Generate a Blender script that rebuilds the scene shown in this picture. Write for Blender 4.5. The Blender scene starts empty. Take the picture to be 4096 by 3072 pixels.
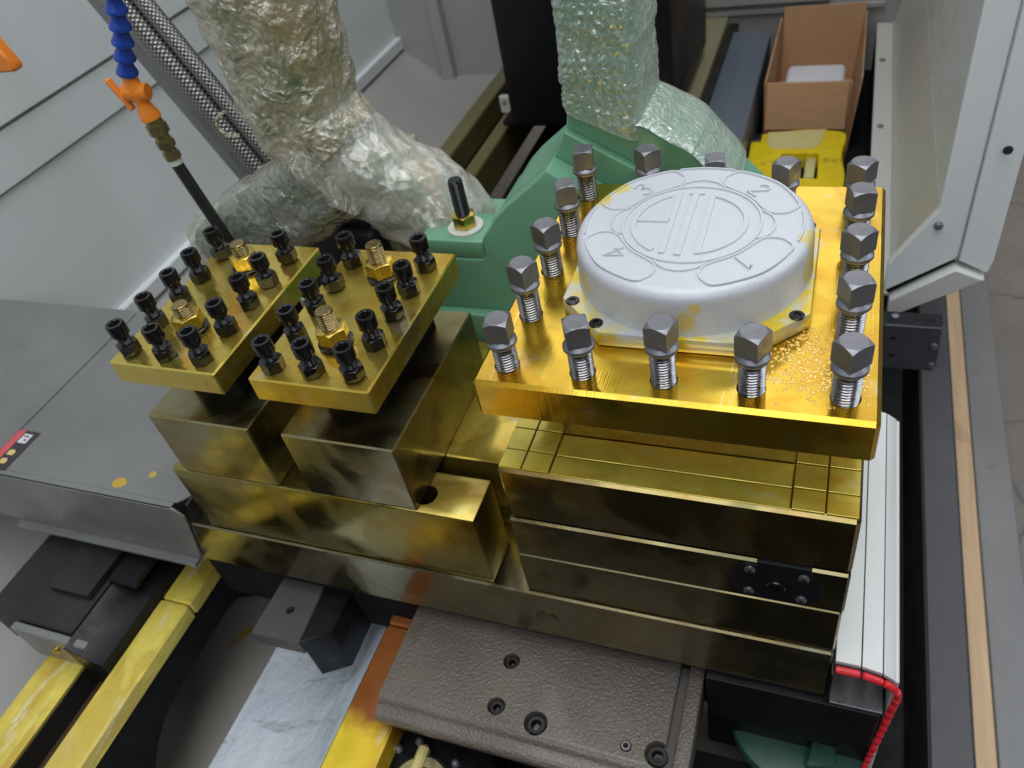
import bpy, bmesh, math, random
from mathutils import Vector, Matrix, noise as mnoise
random.seed(7)
sc = bpy.context.scene
C = sc.collection
PI = math.pi
R = math.radians

# ------------------------------------------------------------------ camera
cam = bpy.data.cameras.new('camera')
cam.sensor_width = 36.0
cam.lens = 27.914
cam.clip_start = 0.02
cam.clip_end = 200
co = bpy.data.objects.new('camera', cam)
C.objects.link(co)
right = Vector((0.93183495, 0.31819104, -0.17446514))
down = Vector((0.09982401, -0.68699320, -0.71977463))
fwd = Vector((-0.34888221, 0.65329534, -0.67192738))
m = Matrix((right, -down, -fwd)).transposed().to_4x4()
m.translation = Vector((0.25225502, -0.40479833, 0.41827229))
co.matrix_world = m
cam.dof.use_dof = True
cam.dof.focus_distance = 0.66
cam.dof.aperture_fstop = 9.0
sc.camera = co

# ------------------------------------------------------------------ world and lamps
w = bpy.data.worlds.new('World')
sc.world = w
w.use_nodes = True
bg = w.node_tree.nodes['Background']
bg.inputs['Color'].default_value = (0.80, 0.90, 1.0, 1)
bg.inputs['Strength'].default_value = 0.10

def area(name, loc, target, sx, sy, power, col):
    l = bpy.data.lights.new(name, 'AREA')
    l.shape = 'RECTANGLE'
    l.size = sx
    l.size_y = sy
    l.energy = power
    l.color = col
    o = bpy.data.objects.new(name, l)
    C.objects.link(o)
    o.location = loc
    d = Vector(target) - Vector(loc)
    o.rotation_euler = d.to_track_quat('-Z', 'Y').to_euler()
    return o
area('window_light', (0.3, 4.6, 3.1), (0.1, 0.2, 0.0), 5.6, 3.2, 72, (1.0, 0.97, 0.93))
area('doorway_light', (2.6, 0.9, 1.7), (0.0, 0.4, -0.2), 2.0, 1.8, 30, (0.84, 0.92, 1.0))
area('roof_light', (0.2, 0.1, 3.3), (-0.1, 0.1, 0.0), 3.6, 2.6, 108, (0.94, 0.97, 1.0))
area('workshop_light', (0.5, -3.4, 2.5), (0.1, 0.3, -0.2), 3.4, 1.5, 50, (0.90, 0.95, 1.0))

sc.view_settings.view_transform = 'Standard'
sc.view_settings.look = 'None'
sc.view_settings.gamma = 1.0
sc.view_settings.exposure = 0.0
sc.render.engine = 'CYCLES'
sc.render.resolution_x = 1024
sc.render.resolution_y = 768

# ------------------------------------------------------------------ materials
class NT:
    def __init__(s, name):
        s.m = bpy.data.materials.new(name)
        s.m.use_nodes = True
        s.t = s.m.node_tree
        s.p = s.t.nodes['Principled BSDF']
        s.co = s.t.nodes.new('ShaderNodeTexCoord')
    def n(s, typ, **kw):
        nd = s.t.nodes.new(typ)
        for k, v in kw.items():
            setattr(nd, k, v)
        return nd
    def l(s, a, b):
        s.t.links.new(a, b)
    def noise(s, scale, detail=4, rough=.55, vec=None, stretch=None, dist=0.0):
        nz = s.n('ShaderNodeTexNoise')
        nz.inputs['Scale'].default_value = scale
        nz.inputs['Detail'].default_value = detail
        nz.inputs['Roughness'].default_value = rough
        nz.inputs['Distortion'].default_value = dist
        v = vec or s.co.outputs['Object']
        if stretch:
            mp = s.n('ShaderNodeMapping')
            mp.inputs['Scale'].default_value = stretch
            s.l(v, mp.inputs['Vector'])
            v = mp.outputs['Vector']
        s.l(v, nz.inputs['Vector'])
        return nz.outputs['Fac']
    def ramp(s, fac, stops, interp='LINEAR'):
        r = s.n('ShaderNodeValToRGB')
        r.color_ramp.interpolation = interp
        e = r.color_ramp.elements
        while len(e) < len(stops):
            e.new(0.5)
        for i, (p, c) in enumerate(stops):
            e[i].position = p
            if not hasattr(c, '__len__'):
                c = (c, c, c)
            e[i].color = (c[0], c[1], c[2], 1)
        s.l(fac, r.inputs['Fac'])
        return r.outputs['Color']
    def mix(s, fac, a, b, blend='MIX'):
        x = s.n('ShaderNodeMix', data_type='RGBA', blend_type=blend)
        for k, v in ((0, fac), (6, a), (7, b)):
            if hasattr(v, 'is_linked') or isinstance(v, bpy.types.NodeSocket):
                s.l(v, x.inputs[k])
            elif hasattr(v, '__len__'):
                x.inputs[k].default_value = (v[0], v[1], v[2], 1)
            else:
                x.inputs[k].default_value = v
        return x.outputs[2]
    def bump(s, h, strength=.3, dist=.001, prev=None):
        b = s.n('ShaderNodeBump')
        b.inputs['Strength'].default_value = strength
        b.inputs['Distance'].default_value = dist
        s.l(h, b.inputs['Height'])
        if prev is not None:
            s.l(prev, b.inputs['Normal'])
        return b.outputs['Normal']
    def set(s, **kw):
        for k, v in kw.items():
            i = s.p.inputs[k.replace('_', ' ')]
            if isinstance(v, bpy.types.NodeSocket):
                s.l(v, i)
            elif hasattr(v, '__len__') and len(v) == 3:
                i.default_value = (v[0], v[1], v[2], 1) if i.type == 'RGBA' else v
            else:
                i.default_value = v

def plain(name, c1, c2=None, rough=.5, metal=0.0, scale=12, bumps=0.0, bscale=300, bdist=.0006, rvar=.12, coat=0.0, stretch=None, spec=.5):
    t = NT(name)
    c2 = c2 or tuple(x * .8 for x in c1)
    f = t.noise(scale, 5, .6, stretch=stretch)
    t.set(Base_Color=t.ramp(f, [(.3, c1), (.7, c2)]), Metallic=metal, Coat_Weight=coat, Coat_Roughness=.12, Specular_IOR_Level=spec)
    r2 = t.noise(scale * 2.7, 4, .6, stretch=stretch)
    t.set(Roughness=t.ramp(r2, [(.3, max(.02, rough - rvar)), (.7, min(1, rough + rvar))]))
    if bumps:
        t.set(Normal=t.bump(t.noise(bscale, 3, .6), bumps, bdist))
    return t.m

def spotted(name, base, spot, scale, lo, hi, rough=.4, metal=0.0):
    t = NT(name)
    f = t.noise(3, 4, .6)
    c = t.ramp(f, [(.3, base), (.7, tuple(x * .88 for x in base))])
    s = t.noise(scale, 3, .5, None, None, .5)
    c = t.mix(t.ramp(s, [(lo, 0), (hi, .9)]), c, spot)
    t.set(Base_Color=c, Roughness=rough, Metallic=metal)
    return t.m

def oily(name, seed, pale=.35, dark=0.0, rough=.22, amber=(.80, .46, .012), yellow=(.78, .58, .035), grey=(.62, .56, .30), streak=(1, 1, 1), scale=9, metal=.985):
    """ground steel under a film of yellow slushing oil"""
    t = NT(name)
    off = t.n('ShaderNodeMapping')
    off.inputs['Location'].default_value = (seed * 3.1, seed * 1.7, seed)
    t.l(t.co.outputs['Object'], off.inputs['Vector'])
    v = off.outputs['Vector']
    f = t.noise(scale, 5, .55, v, streak, .6)
    c = t.ramp(f, [(.30, amber), (.48, yellow), (.62, yellow), (.62 + pale * .4, grey)])
    f2 = t.noise(scale * 4, 6, .7, v)
    c = t.mix(t.ramp(f2, [(.35, .0), (.75, .35)]), c, tuple(x * .62 for x in amber))
    pu = t.noise(scale * 2.1, 3, .45, v, streak, 1.1)
    c = t.mix(t.ramp(pu, [(.52, 0), (.56, .38)]), c, tuple(x * y for x, y in zip(amber, (.82, .74, .5))))
    ba = t.noise(scale * 3.1, 5, .65, v, streak, .5)
    c = t.mix(t.ramp(ba, [(.60, 0), (.68, pale * 1.6)]), c, tuple(.5 * (x + max(grey)) for x in grey))
    sp = t.noise(420, 2, .5, v)
    c = t.mix(t.ramp(sp, [(.70, 0), (.76, .6)]), c, (.22, .12, .01))
    wet = t.noise(scale * 1.3, 3, .5, v, None, .8)
    t.set(Base_Color=c, Metallic=metal, Roughness=t.ramp(wet, [(.42, rough * .6), (.56, rough * 1.25)]), Coat_Weight=.3, Coat_Roughness=.06)
    g = t.noise(700, 2, .5, v, (1, .02, .02))
    b = t.bump(g, .10, .0005)
    sc_n = t.noise(60, 2, .5, v, (1, .03, 9), 2.0)
    c = t.mix(t.ramp(sc_n, [(.72, 0), (.735, .5), (.75, 0)]), c, tuple(min(1, x * 1.5 + .1) for x in grey))
    t.set(Base_Color=c)
    b = t.bump(t.noise(38, 3, .5, v), .10, .0012, b)
    t.set(Normal=b)
    return t.m

M = {}
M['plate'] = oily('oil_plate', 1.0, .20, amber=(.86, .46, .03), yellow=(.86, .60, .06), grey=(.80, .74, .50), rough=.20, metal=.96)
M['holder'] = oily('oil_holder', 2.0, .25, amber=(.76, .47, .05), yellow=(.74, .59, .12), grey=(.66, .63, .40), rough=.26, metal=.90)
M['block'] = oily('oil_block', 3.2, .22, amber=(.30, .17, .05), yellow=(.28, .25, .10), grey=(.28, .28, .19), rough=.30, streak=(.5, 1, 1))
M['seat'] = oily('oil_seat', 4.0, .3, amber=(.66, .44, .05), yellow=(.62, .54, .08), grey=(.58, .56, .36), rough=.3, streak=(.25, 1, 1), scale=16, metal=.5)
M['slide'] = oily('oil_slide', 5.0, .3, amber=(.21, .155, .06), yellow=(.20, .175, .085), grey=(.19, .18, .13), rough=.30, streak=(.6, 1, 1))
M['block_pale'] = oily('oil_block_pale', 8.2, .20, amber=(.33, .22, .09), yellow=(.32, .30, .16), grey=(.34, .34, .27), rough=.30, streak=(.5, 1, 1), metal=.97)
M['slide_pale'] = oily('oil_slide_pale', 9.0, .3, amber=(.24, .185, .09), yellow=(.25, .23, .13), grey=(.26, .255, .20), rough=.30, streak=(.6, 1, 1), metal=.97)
M['bar'] = oily('oil_bar', 9.6, .2, amber=(.36, .25, .05), yellow=(.35, .30, .08), grey=(.32, .30, .17), rough=.30, metal=.975)
M['rail'] = oily('oil_rail', 6.0, .4, amber=(.58, .36, .04), yellow=(.86, .70, .12), grey=(.90, .82, .40), rough=.35, streak=(1, .3, 1), metal=.35)
M['olive'] = plain('rail_oiled_far', (.22, .19, .07), (.30, .27, .13), .35, .6, 5, stretch=(1, .2, 1))
M['trough'] = plain('brown_oiled_trough', (.115, .075, .035), (.075, .052, .03), .35, .3, 8, stretch=(1, .3, 1))
M['pale_rail'] = plain('rail_pale_far', (.42, .38, .24), (.36, .33, .18), .45, .4, 5, stretch=(1, .2, 1))
M['steel'] = plain('screw_steel', (.26, .26, .29), (.21, .21, .235), .44, .85, 60, .03, 500, .0002)
M['thread'] = plain('thread_steel', (.36, .36, .38), (.26, .26, .28), .22, 1.0, 120)
M['black_ox'] = plain('black_oxide', (.011, .011, .013), (.007, .007, .008), .22, .4, 80, rvar=.04, coat=.4)
M['brass'] = plain('yellow_zinc', (.72, .52, .10), (.55, .44, .14), .28, 1.0, 60)
M['dull_brass'] = plain('dull_brass', (.34, .29, .15), (.24, .21, .11), .35, .9, 60)
M['stud_metal'] = plain('stud_metal', (.42, .33, .14), (.34, .27, .13), .25, 1.0, 60)
M['black'] = plain('black_paint', (.006, .0065, .008), (.010, .010, .012), .40, 0, 20, spec=.3)
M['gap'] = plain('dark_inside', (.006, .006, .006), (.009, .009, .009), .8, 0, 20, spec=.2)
M['charcoal'] = plain('charcoal_casting', (.020, .0195, .020), (.032, .030, .029), .5, .1, 14, .2, 160, spec=.35)
M['lug'] = plain('lug_casting', (.10, .09, .086), (.075, .069, .066), .5, .1, 14, .2, 160)
M['casting'] = None
M['wall'] = plain('enclosure_paint', (.74, .77, .765), (.64, .67, .66), .40, 0, 2.2)
M['wall_shaded'] = plain('enclosure_paint_shaded', (.36, .36, .345), (.33, .33, .315), .4, 0, 3, .05, 260, .0004)  # same paint as the left wall, darkened for the shaded far end
M['pan'] = plain('pan_paint_shaded', (.35, .345, .325), (.30, .29, .27), .4, 0, 3, .05, 200, .0004)  # enclosure paint with the interior shade mixed into the colour
M['cover'] = plain('cover_sheet', (.24, .24, .236), (.19, .19, .187), .34, .3, 7, .06, 300, .0003)
M['white'] = plain('white_paint', (.84, .86, .87), (.81, .83, .84), .35, 0, 4)
M['shelf'] = plain('shelf_sheet', (.30, .29, .30), (.24, .235, .25), .28, .7, 20)
M['ledge'] = plain('ledge_paint', (.62, .62, .58), (.58, .57, .53), .4, 0, 4)
M['green'] = plain('green_paint', (.15, .35, .22), (.13, .31, .19), .38, 0, 9, .12, 60, .002, coat=.15)
M['arm_paint'] = spotted('green_and_tan_patches', (.12, .22, .12), (.42, .33, .17), 7, .46, .56, .45)  # green paint broken by random tan patches
M['green_dark'] = plain('dark_green_paint', (.035, .10, .075), (.028, .085, .062), .4, 0, 9)
M['blue'] = plain('blue_plastic', (.012, .05, .33), (.015, .06, .36), .3, 0, 20)
M['orange'] = plain('orange_plastic', (.86, .25, .02), (.82, .23, .015), .32, 0, 20)
M['rubber'] = plain('black_rubber', (.012, .013, .014), (.018, .018, .018), .38, 0, 40)
M['red'] = plain('red_rubber', (.70, .02, .03), (.62, .015, .025), .4, 0, 40)
M['slate'] = plain('slate_paint', (.12, .14, .18), (.105, .125, .16), .4, 0, 5)
M['beam'] = plain('beam_paint', (.045, .045, .052), (.06, .06, .066), .42, 0, 8, .1, 90)
M['foam'] = plain('white_foam', (.75, .75, .78), (.70, .70, .73), .8, 0, 30, .2, 300)
M['froth'] = plain('oil_froth', (.92, .60, .14), (.88, .52, .09), .25, .3, 60, coat=.5)
M['drip'] = plain('oil_drip', (.50, .33, .03), (.44, .28, .02), .2, 0, 60, coat=.5)
M['tape'] = plain('cream_tape', (.66, .58, .26), (.60, .50, .18), .35, 0, 14)
M['sticker'] = plain('sticker_black', (.035, .03, .035), (.03, .026, .03), .4, 0, 14)
M['sticker_red'] = plain('sticker_red', (.55, .07, .09), (.50, .10, .11), .4, 0, 90)
M['sticker_white'] = plain('sticker_white', (.62, .60, .64), (.56, .54, .58), .4, 0, 90)
M['sticker_yellow'] = plain('sticker_yellow', (.62, .45, .16), (.60, .48, .20), .4, 0, 90)
def mk_floor():
    t = NT('concrete')
    f = t.noise(5, 6, .65)
    c = t.ramp(f, [(.3, (.26, .225, .195)), (.7, (.18, .158, .14))])
    c = t.mix(t.ramp(t.noise(60, 4, .7), [(.35, .5), (.6, 0)]), c, (.17, .15, .135))
    v = t.n('ShaderNodeTexVoronoi', feature='DISTANCE_TO_EDGE')
    v.inputs['Scale'].default_value = 2.2
    wv = t.n('ShaderNodeVectorMath', operation='MULTIPLY_ADD')
    nz = t.n('ShaderNodeTexNoise')
    nz.inputs['Scale'].default_value = 9
    t.l(t.co.outputs['Object'], nz.inputs['Vector'])
    t.l(nz.outputs['Color'], wv.inputs[0])
    wv.inputs[1].default_value = (.12, .12, .12)
    t.l(t.co.outputs['Object'], wv.inputs[2])
    t.l(wv.outputs[0], v.inputs['Vector'])
    cr = t.ramp(v.outputs['Distance'], [(.003, .8), (.012, 0)])
    c = t.mix(cr, c, (.10, .088, .078))
    t.set(Base_Color=c, Roughness=.75, Normal=t.bump(t.noise(60, 4, .6), .3, .003))
    return t.m
M['floor'] = mk_floor()

def mk_casting():
    t = NT('rough_casting')
    f = t.noise(8, 5, .6)
    c = t.ramp(f, [(.3, (.115, .095, .080)), (.7, (.165, .14, .118))])
    st = t.noise(6, 5, .65, None, (1, 1, 1), .8)
    c = t.mix(t.ramp(st, [(.56, 0), (.68, .65)]), c, (.085, .06, .015))
    n1 = t.noise(300, 2, .45, None, None, .4)
    n2 = t.noise(260, 2, .5)
    t.set(Base_Color=c, Roughness=.34, Coat_Weight=.35, Coat_Roughness=.15)
    b = t.bump(t.ramp(n1, [(.35, 0), (.65, 1)]), .55, .0013)
    t.set(Normal=t.bump(n2, .2, .0007, b))
    return t.m
M['casting'] = mk_casting()

def mk_orange_rail():
    m_ = oily('oil_rail_orange', 7.0, .3, amber=(.85, .50, .015), yellow=(.90, .66, .04), grey=(.92, .82, .35), rough=.3, streak=(1, .35, 1), scale=7, metal=.3)
    t = NT.__new__(NT)
    t.m, t.t = m_, m_.node_tree
    t.p = t.t.nodes['Principled BSDF']
    t.co = t.n('ShaderNodeTexCoord')
    old = t.p.inputs['Base Color'].links[0].from_socket
    sep = t.n('ShaderNodeSeparateXYZ')
    t.l(t.co.outputs['Object'], sep.inputs['Vector'])
    ad = t.n('ShaderNodeMath', operation='MULTIPLY_ADD')
    t.l(t.noise(18, 4, .6), ad.inputs[0])
    ad.inputs[1].default_value = .07
    t.l(sep.outputs['Y'], ad.inputs[2])
    mr = t.n('ShaderNodeMapRange')
    mr.inputs['From Min'].default_value = -.105
    mr.inputs['From Max'].default_value = -.075
    t.l(ad.outputs[0], mr.inputs['Value'])
    rust = t.ramp(t.noise(14, 5, .6), [(.3, (.26, .075, .015)), (.7, (.36, .12, .025))])
    t.set(Base_Color=t.mix(mr.outputs['Result'], old, rust))
    return m_
M['rail_rust'] = mk_orange_rail()
def mk_icy():
    t = NT('daylit_bed_paint')
    f = t.noise(9, 6, .65, None, (1, .6, 1), .4)
    c = t.ramp(f, [(.30, (.46, .52, .60)), (.5, (.66, .72, .80)), (.72, (.80, .84, .88))])  # bluish daylight on grey-white paint, put into the base colour
    cr = t.noise(7, 6, .7, None, (1, 3, 1), 1.2)
    c = t.mix(t.ramp(cr, [(.60, 0), (.64, .5), (.68, 0)]), c, (.14, .14, .16))
    t.set(Base_Color=c, Roughness=.45)
    b = t.bump(t.noise(34, 6, .7), .9, .007)
    t.set(Normal=b)
    return t.m
M['icy'] = mk_icy()

def mk_cap():
    t = NT('silver_cap_paint')
    sp = t.noise(900, 2, .5)
    c = t.ramp(sp, [(.3, (.50, .52, .56)), (.7, (.60, .62, .66))])
    st = t.noise(70, 4, .6, None, (1, 1, .22), .6)
    tot = None
    for p, rad in (((-.084, .032, .053), .017), ((-.092, -.028, .036), .020), ((-.078, -.056, .030), .016), ((.010, -.096, .028), .015), ((.018, -.095, .040), .008), ((.092, -.010, .047), .016), ((.094, -.022, .030), .018), ((-.070, .050, .054), .012)):
        vm = t.n('ShaderNodeVectorMath', operation='DISTANCE')
        t.l(t.co.outputs['Object'], vm.inputs[0])
        vm.inputs[1].default_value = p
        mr = t.n('ShaderNodeMapRange')
        mr.inputs['From Min'].default_value = rad
        mr.inputs['From Max'].default_value = rad * .3
        t.l(vm.outputs['Value'], mr.inputs['Value'])
        if tot is None:
            tot = mr.outputs['Result']
        else:
            ad = t.n('ShaderNodeMath', operation='MAXIMUM')
            t.l(tot, ad.inputs[0])
            t.l(mr.outputs['Result'], ad.inputs[1])
            tot = ad.outputs[0]
    sm = t.n('ShaderNodeMath', operation='MULTIPLY_ADD')
    t.l(tot, sm.inputs[0])
    sm.inputs[1].default_value = .45
    t.l(st, sm.inputs[2])
    c = t.mix(t.ramp(sm.outputs[0], [(.68, 0), (.82, .75)]), c, (.66, .50, .08))
    t.set(Base_Color=c, Roughness=.45, Metallic=.1, Coat_Weight=.1, Coat_Roughness=.25)
    t.set(Normal=t.bump(sp, .05, .0002))
    return t.m
M['cap'] = mk_cap()

def mk_flange():
    t = NT('oiled_flange')
    st = t.noise(22, 4, .6, None, None, .6)
    c = t.ramp(st, [(.40, (.58, .60, .62)), (.50, (.62, .60, .42)), (.58, (.76, .56, .03))])
    t.set(Base_Color=c, Roughness=.3, Metallic=.35, Coat_Weight=.3, Coat_Roughness=.1)
    return t.m
M['flange'] = mk_flange()

def mk_film(name, base, c2, amt0, amt1, scale, bdist, vor=False):
    """thin plastic film or bubble wrap: partly see-through, glossy, crinkled"""
    t = NT(name)
    out = t.t.nodes['Material Output']
    tr = t.n('ShaderNodeBsdfTransparent')
    tr.inputs['Color'].default_value = (.93, .95, .92, 1)
    mx = t.n('ShaderNodeMixShader')
    f = t.noise(scale * .35, 5, .6, None, None, .8)
    t.set(Base_Color=t.ramp(f, [(.35, base), (.65, c2)]), Roughness=.14, Specular_IOR_Level=.8, Coat_Weight=.6, Coat_Roughness=.06)
    k = t.noise(scale, 4, .6, None, None, 1.4)
    if vor:
        v = t.n('ShaderNodeTexVoronoi', feature='SMOOTH_F1')
        v.inputs['Scale'].default_value = 105
        t.l(t.co.outputs['Object'], v.inputs['Vector'])
        h = t.ramp(v.outputs['Distance'], [(.12, 1), (.62, 0)])
        b = t.bump(h, .4, .0018)
        b = t.bump(k, .2, .003, b)
    else:
        v = t.n('ShaderNodeTexVoronoi', feature='F1')
        v.inputs['Scale'].default_value = scale * 1.3
        mp = t.n('ShaderNodeMix', data_type='VECTOR')
        mp.inputs[0].default_value = .12
        t.l(t.co.outputs['Object'], mp.inputs[4])
        nz = t.n('ShaderNodeTexNoise')
        nz.inputs['Scale'].default_value = scale * .5
        t.l(t.co.outputs['Object'], nz.inputs['Vector'])
        t.l(nz.outputs['Color'], mp.inputs[5])
        t.l(mp.outputs[1], v.inputs['Vector'])
        b = t.bump(v.outputs['Distance'], .9, bdist)
        b = t.bump(k, .7, bdist, b)
    t.set(Normal=b)
    fr_ = t.n('ShaderNodeLayerWeight')
    fr_.inputs['Blend'].default_value = .35
    fac = t.mix(fr_.outputs['Facing'], t.ramp(k, [(.35, amt0), (.65, amt1)]), (.85, .85, .85))
    t.l(fac, mx.inputs['Fac'])
    gl = t.n('ShaderNodeBsdfGlossy')
    gl.inputs['Roughness'].default_value = .10
    gl.inputs['Color'].default_value = (1, .97, .90, 1)
    t.l(b, gl.inputs['Normal'])
    m2 = t.n('ShaderNodeMixShader')
    m2.inputs['Fac'].default_value = .10 if vor else .24
    t.l(t.p.outputs['BSDF'], m2.inputs[1])
    t.l(gl.outputs['BSDF'], m2.inputs[2])
    t.l(tr.outputs['BSDF'], mx.inputs[1])
    t.l(m2.outputs['Shader'], mx.inputs[2])
    t.l(mx.outputs['Shader'], out.inputs['Surface'])
    return t.m
M['film'] = mk_film('stretch_film', (.50, .42, .26), (.72, .64, .46), .14, .62, 46, .0055)
M['film_dark'] = mk_film('stretch_film_thin', (.42, .40, .32), (.56, .53, .44), .10, .36, 44, .004)
M['bubble'] = mk_film('bubble_wrap', (.40, .54, .43), (.50, .62, .51), .40, .66, 60, .0015)
M['bubble_white'] = mk_film('bubble_wrap_pale', (.70, .70, .66), (.70, .64, .54), .22, .62, 55, .004, True)

def mk_braid():
    t = NT('braided_steel')
    mp = t.n('ShaderNodeMapping')
    t.l(t.co.outputs['UV'], mp.inputs['Vector'])
    w1 = t.n('ShaderNodeTexWave', wave_type='BANDS', bands_direction='DIAGONAL')
    w1.inputs['Scale'].default_value = 7
    t.l(t.co.outputs['UV'], w1.inputs['Vector'])
    mp.inputs['Scale'].default_value = (1, -1, 1)
    w2 = t.n('ShaderNodeTexWave', wave_type='BANDS', bands_direction='DIAGONAL')
    w2.inputs['Scale'].default_value = 7
    t.l(mp.outputs['Vector'], w2.inputs['Vector'])
    h = t.mix(1.0, w1.outputs['Color'], w2.outputs['Color'], 'MULTIPLY')
    t.set(Base_Color=t.ramp(h, [(.0, (.10, .095, .09)), (.6, (.60, .57, .54))]), Metallic=.9, Roughness=.32)
    t.set(Normal=t.bump(h, .5, .001))
    return t.m
M['braid'] = mk_braid()

def mk_card():
    t = NT('cardboard')
    f = t.noise(30, 4, .6, None, (1, 1, 6))
    c = t.ramp(f, [(.3, (.45, .25, .125)), (.7, (.51, .30, .16))])
    s = t.noise(9, 4, .6, None, (1, 1, .7), .3)
    c = t.mix(t.ramp(s, [(.64, 0), (.70, .6)]), c, (.16, .085, .055))
    t.set(Base_Color=c, Roughness=.8)
    return t.m
M['card'] = mk_card()

def mk_wood():
    t = NT('pine_plank')
    f = t.noise(10, 5, .6, None, (6, .35, 6), .6)
    c = t.ramp(f, [(.3, (.52, .34, .19)), (.7, (.66, .47, .29))])
    k = t.noise(5, 4, .5, None, (2, 1, 1), .5)
    c = t.mix(t.ramp(k, [(.66, 0), (.72, .4)]), c, (.34, .18, .08))
    t.set(Base_Color=c, Roughness=.65)
    return t.m
M['wood'] = mk_wood()

def mk_bag():
    t = NT('yellow_plastic')
    f = t.noise(7, 5, .6)
    c = t.ramp(f, [(.3, (.88, .66, .008)), (.7, (.78, .56, .006))])
    s = t.noise(16, 4, .6)
    c = t.mix(t.ramp(s, [(.64, 0), (.70, .55)]), c, (.22, .15, .03))
    t.set(Base_Color=c, Roughness=.38)
    t.set(Normal=t.bump(t.noise(22, 4, .6, None, None, .8), .7, .01))
    return t.m
M['bag'] = mk_bag()

def mk_beamsteel():
    t = NT('grey_steel_beam')
    f = t.noise(4, 6, .65, None, (1, .4, 1))
    c = t.ramp(f, [(.3, (.17, .17, .175)), (.7, (.24, .24, .24))])
    s = t.noise(14, 5, .65)
    c = t.mix(t.ramp(s, [(.62, 0), (.70, .5)]), c, (.15, .10, .09))
    t.set(Base_Color=c, Roughness=.5, Metallic=.3)
    return t.m
M['steel_beam'] = mk_beamsteel()

M['pan_spot'] = spotted('pan_oil_spots', (.64, .59, .52), (.60, .42, .02), 11, .64, .67, .4)
M['white_spot'] = spotted('cover_strip_paint', (.70, .71, .69), (.75, .55, .02), 30, .80, .82, .33)

# ------------------------------------------------------------------ mesh helpers
WL = {}     # world location of every parent-able object
def finish(name, bm, smooth=True, ang=35):
    bmesh.ops.recalc_face_normals(bm, faces=bm.faces[:])
    if smooth:
        lim = R(ang)
        for f in bm.faces:
            f.smooth = True
        for e in bm.edges:
            if len(e.link_faces) == 2:
                e.smooth = e.calc_face_angle(0) < lim
    me = bpy.data.meshes.new(name)
    bm.to_mesh(me)
    bm.free()
    return me
def put(name, me, mat, parent=None, loc=(0, 0, 0), rot=(0, 0, 0)):
    if isinstance(me, bmesh.types.BMesh):
        me = finish(name, me)
    if mat is not None and not me.materials:
        me.materials.append(M[mat])
    o = bpy.data.objects.new(name, me)
    C.objects.link(o)
    o.location = loc
    o.rotation_euler = rot
    WL[o.name] = Vector(loc)
    if parent is not None:
        o.parent = parent
        o.matrix_parent_inverse = Matrix.Translation(-WL[parent.name])
    return o
def sub(name, me, mat, parent):
    """sub-part built in its parent's own coordinates"""
    if isinstance(me, bmesh.types.BMesh):
        me = finish(name, me)
    if not me.materials:
        me.materials.append(M[mat])
    o = bpy.data.objects.new(name, me)
    C.objects.link(o)
    o.parent = parent
    return o
def tag(o, label, cat, group=None):
    o['label'] = label
    o['category'] = cat
    if group:
        o['group'] = group
    return o
def thing(name, label, cat, loc=(0, 0, 0), group=None):
    o = bpy.data.objects.new(name, None)
    C.objects.link(o)
    o.location = loc
    o.empty_display_size = .05
    WL[o.name] = Vector(loc)
    return tag(o, label, cat, group)
def struct(name, bm, mat):
    o = put(name, bm, mat)
    o['kind'] = 'structure'
    return o

def box(x0, x1, y0, y1, z0, z1, bev=.0012, seg=1, bm=None):
    b = bmesh.new()
    bmesh.ops.create_cube(b, size=1)
    for v in b.verts:
        v.co = Vector((x0 + (v.co.x + .5) * (x1 - x0), y0 + (v.co.y + .5) * (y1 - y0), z0 + (v.co.z + .5) * (z1 - z0)))
    if bev:
        bmesh.ops.bevel(b, geom=b.edges[:], offset=bev, segments=seg, profile=.5, affect='EDGES')
    return join(bm, b)
def join(bm, b):
    if bm is None:
        return b
    me = bpy.data.meshes.new('tmp')
    b.to_mesh(me)
    b.free()
    bm.from_mesh(me)
    bpy.data.meshes.remove(me)
    return bm
def prism(pts, axis, a0, a1, bev=0.0, bm=None, seg=1):
    """polygon pts (2D) extruded along axis; for x: (y,z), y: (x,z), z: (x,y)"""
    b = bmesh.new()
    def P(p, a):
        return {'x': (a, p[0], p[1]), 'y': (p[0], a, p[1]), 'z': (p[0], p[1], a)}[axis]
    v0 = [b.verts.new(P(p, a0)) for p in pts]
    v1 = [b.verts.new(P(p, a1)) for p in pts]
    b.faces.new(v0)
    b.faces.new(v1[::-1])
    n = len(pts)
    for i in range(n):
        b.faces.new((v0[i], v0[(i + 1) % n], v1[(i + 1) % n], v1[i]))
    bmesh.ops.recalc_face_normals(b, faces=b.faces[:])
    if bev:
        bmesh.ops.bevel(b, geom=b.edges[:], offset=bev, segments=seg, profile=.5, affect='EDGES')
    return join(bm, b)
def lathe(prof, n=32, c=(0, 0), bm=None, cap0=True, cap1=True, mat=None):
    b = bmesh.new()
    rings = []
    for r, z in prof:
        if r < 1e-6:
            rings.append([b.verts.new((c[0], c[1], z))])
        else:
            rings.append([b.verts.new((c[0] + r * math.cos(2 * PI * i / n), c[1] + r * math.sin(2 * PI * i / n), z)) for i in range(n)])
    for a, d in zip(rings, rings[1:]):
        for i in range(n):
            j = (i + 1) % n
            if len(a) == 1 and len(d) == 1:
                continue
            if len(a) == 1:
                b.faces.new((a[0], d[i], d[j]))
            elif len(d) == 1:
                b.faces.new((a[i], a[j], d[0]))
            else:
                b.faces.new((a[i], a[j], d[j], d[i]))
    if cap0 and len(rings[0]) > 1:
        b.faces.new(rings[0][::-1])
    if cap1 and len(rings[-1]) > 1:
        b.faces.new(rings[-1])
    if mat is not None:
        b.transform(mat)
    return join(bm, b)
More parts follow.
